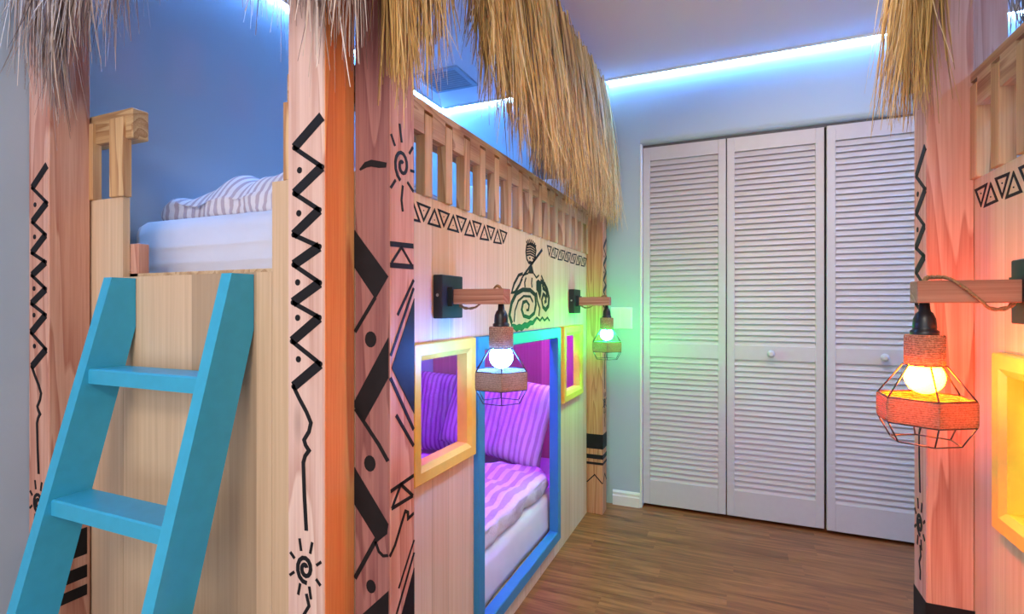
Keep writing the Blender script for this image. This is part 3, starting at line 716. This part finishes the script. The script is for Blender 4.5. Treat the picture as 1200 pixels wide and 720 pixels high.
# ------------------------------------------------------------------ bedding
def soft_box(name, x0, x1, y0, y1, z0, z1, mat, label, cat, rad=.04, wr=.006, seed=0, group=None, hem=True, dome=0.0, nx=36, ny=60, rot=0.0):
    """rounded, slightly wrinkled cushion block"""
    from mathutils import noise as NZ
    cx, cy, cz = (x0 + x1) / 2, (y0 + y1) / 2, z0; hx, hy = (x1 - x0) / 2, (y1 - y0) / 2; H = z1 - z0
    m = MB(); grid = []
    prof = [(.93, 0.0), (.985, .04), (1.0, .22), (1.0, .5), (.997, .78), (.985, .90), (.95, .98)]
    n = 2 * (nx + ny)
    def rim(k):
        k = k % n
        if k < nx: a, b = -1 + 2 * k / nx, -1
        elif k < nx + ny: a, b = 1, -1 + 2 * (k - nx) / ny
        elif k < 2 * nx + ny: a, b = 1 - 2 * (k - nx - ny) / nx, 1
        else: a, b = -1, 1 - 2 * (k - 2 * nx - ny) / ny
        return a, b
    def pos(a, b, s, f):
        # rounded corner footprint
        X = a * hx; Yy = b * hy; q = rad
        ax, ay = hx - q, hy - q; ux, uy = max(0, abs(X) - ax), max(0, abs(Yy) - ay)
        l = math.hypot(ux, uy)
        if l > q: X = math.copysign(ax + ux * q / l, X); Yy = math.copysign(ay + uy * q / l, Yy)
        ins = (1 - s) * min(hx, hy) * .8
        X -= math.copysign(min(abs(X), ins) * (abs(X) / hx) ** 4, X) if abs(X) > 0 else 0
        Yy -= math.copysign(min(abs(Yy), ins) * (abs(Yy) / hy) ** 4, Yy) if abs(Yy) > 0 else 0
        z = f * H
        v = Vector((X * 7 + seed, Yy * 7, z * 10)); w = wr * (NZ.noise(v) + .6 * NZ.noise(v * 2.3))
        edge = max(abs(a), abs(b))
        if f >= .9: z += w * 1.4 + dome * (1 - a ** 4) * (1 - b ** 4)
        else:
            nn = Vector((a if abs(a) > .99 else 0, b if abs(b) > .99 else 0)); X += nn.x * w * 1.2; Yy += nn.y * w * 1.2
        return (X, Yy, z)
    rings = []
    for s, f in prof: rings.append(m.verts([pos(*rim(k), s, f) for k in range(n)]))
    for a, b in zip(rings, rings[1:]):
        for k in range(n): j = (k + 1) % n; m.face([a + k, a + j, b + j, b + k], 0, True)
    m.face([rings[0] + k for k in range(n)][::-1])
    ids = {}
    for i in range(nx + 1):
        for j in range(ny + 1):
            a, b = -1 + 2 * i / nx, -1 + 2 * j / ny
            if i in (0, nx) or j in (0, ny):
                if j == 0: k = i
                elif i == nx: k = nx + j
                elif j == ny: k = nx + ny + (nx - i)
                else: k = 2 * nx + ny + (ny - j)
                ids[i, j] = rings[-1] + k % n
            else: ids[i, j] = m.verts([pos(a * .985, b * .985, .95, 1.0)])
    for i in range(nx):
        for j in range(ny): m.face([ids[i, j], ids[i + 1, j], ids[i + 1, j + 1], ids[i, j + 1]], 0, True)
    o = m.build(name, mat, loc=(cx, cy, z0), rot=(0, 0, rot)); return tag(o, label, cat, group)

def pillow(label, loc, rot, w, h, t, mat, seed=0, group=None, blunt=.55):
    from mathutils import noise as NZ
    m = MB(); nx, ny = 44, 32; ids = {}
    for sd in (1, -1):
        for i in range(nx + 1):
            for j in range(ny + 1):
                a, b = -1 + 2 * i / nx, -1 + 2 * j / ny
                edge = i in (0, nx) or j in (0, ny)
                if edge and sd == -1: continue
                x = a * w / 2 * (1 - .07 * (1 - b * b) * abs(a) ** 3); y = b * h / 2 * (1 - .07 * (1 - a * a) * abs(b) ** 3)
                puff = ((1 - a ** 4) * (1 - b ** 4)) ** blunt
                wv = NZ.noise(Vector((x * 16 + seed, y * 9, sd))) * .013 + NZ.noise(Vector((x * 45 + seed, y * 22, sd))) * .005
                z = sd * (t / 2 * puff) + wv * (0.3 + puff) + (.006 * sin(a * 22 + seed) if edge else 0)
                ids[sd, i, j] = m.verts([(x, y, z)])
    for sd in (1, -1):
        g = lambda i, j: ids[(1 if (i in (0, nx) or j in (0, ny)) else sd), i, j]
        for i in range(nx):
            for j in range(ny): m.face([g(i, j), g(i + 1, j), g(i + 1, j + 1), g(i, j + 1)], 0, True)
    rot = (Matrix.Rotation(rot[2], 3, 'Z') @ Matrix.Rotation(rot[0], 3, 'X') @ Matrix.Rotation(rot[1], 3, 'Z')).to_euler()
    o = m.build('pillow', mat, loc=loc, rot=rot); return tag(o, label, 'pillow', group)

soft_box('mattress', -1.758, -.775, .93, 2.80, .0985, .280, M['sheet'], 'white sheeted mattress inside the lower bunk behind the blue doorway', 'mattress', rad=.06, wr=.004, seed=1)
soft_box('duvet', -1.74, -.782, 1.0, 2.32, .288, .372, M['stripe_wide'], 'wide-striped duvet spread over the lower bunk mattress behind the blue doorway', 'duvet', rad=.09, wr=.018, seed=5, dome=.02)
pillow('tilted striped pillow seen through the blue doorway of the lower bunk', (-1.125, 2.43, .575), (R(76), R(-9), R(-4)), .62, .43, .14, M['stripe'], 3)
pillow('upright striped pillow seen through the yellow window nearest the ladder', (-1.40, 2.62, .525), (R(78), 0, R(2)), .68, .46, .14, M['stripe'], 12)
soft_box('mattress', -1.768, -.80, 1.04, 2.80, 1.2225, 1.398, M['sheet'], 'white sheeted mattress on the upper bunk above the ladder', 'mattress', rad=.06, wr=.006, seed=9)
soft_box('duvet', -1.75, -.83, 1.68, 2.42, 1.408, 1.485, M['stripe'], 'thin-striped duvet on the upper bunk seen between the railing balusters', 'duvet', rad=.09, wr=.016, seed=15, dome=.015)
soft_box('blanket', -1.748, -.86, 1.13, 1.60, 1.409, 1.475, M['stripe'], 'folded thin-striped blanket on the upper bunk mattress nearest the ladder', 'blanket', rad=.07, wr=.020, seed=4, dome=.085, rot=R(1))
pillow('plain white pillow propped at the far end of the upper bunk', (-1.12, 2.66, 1.64), (R(72), 0, R(3)), .66, .42, .14, M['sheet'], 21)
# right bunk bedding
soft_box('mattress', .535, 1.525, -.3, 1.50, .099, .335, M['sheet'], 'white mattress inside the lower right bunk with green light', 'mattress', rad=.06, wr=.006, seed=31, nx=16, ny=24)
soft_box('mattress', .56, 1.515, -.3, 1.50, 1.2225, 1.395, M['sheet'], 'white mattress on the upper right bunk behind the railing', 'mattress', rad=.06, wr=.006, seed=33, nx=16, ny=24)
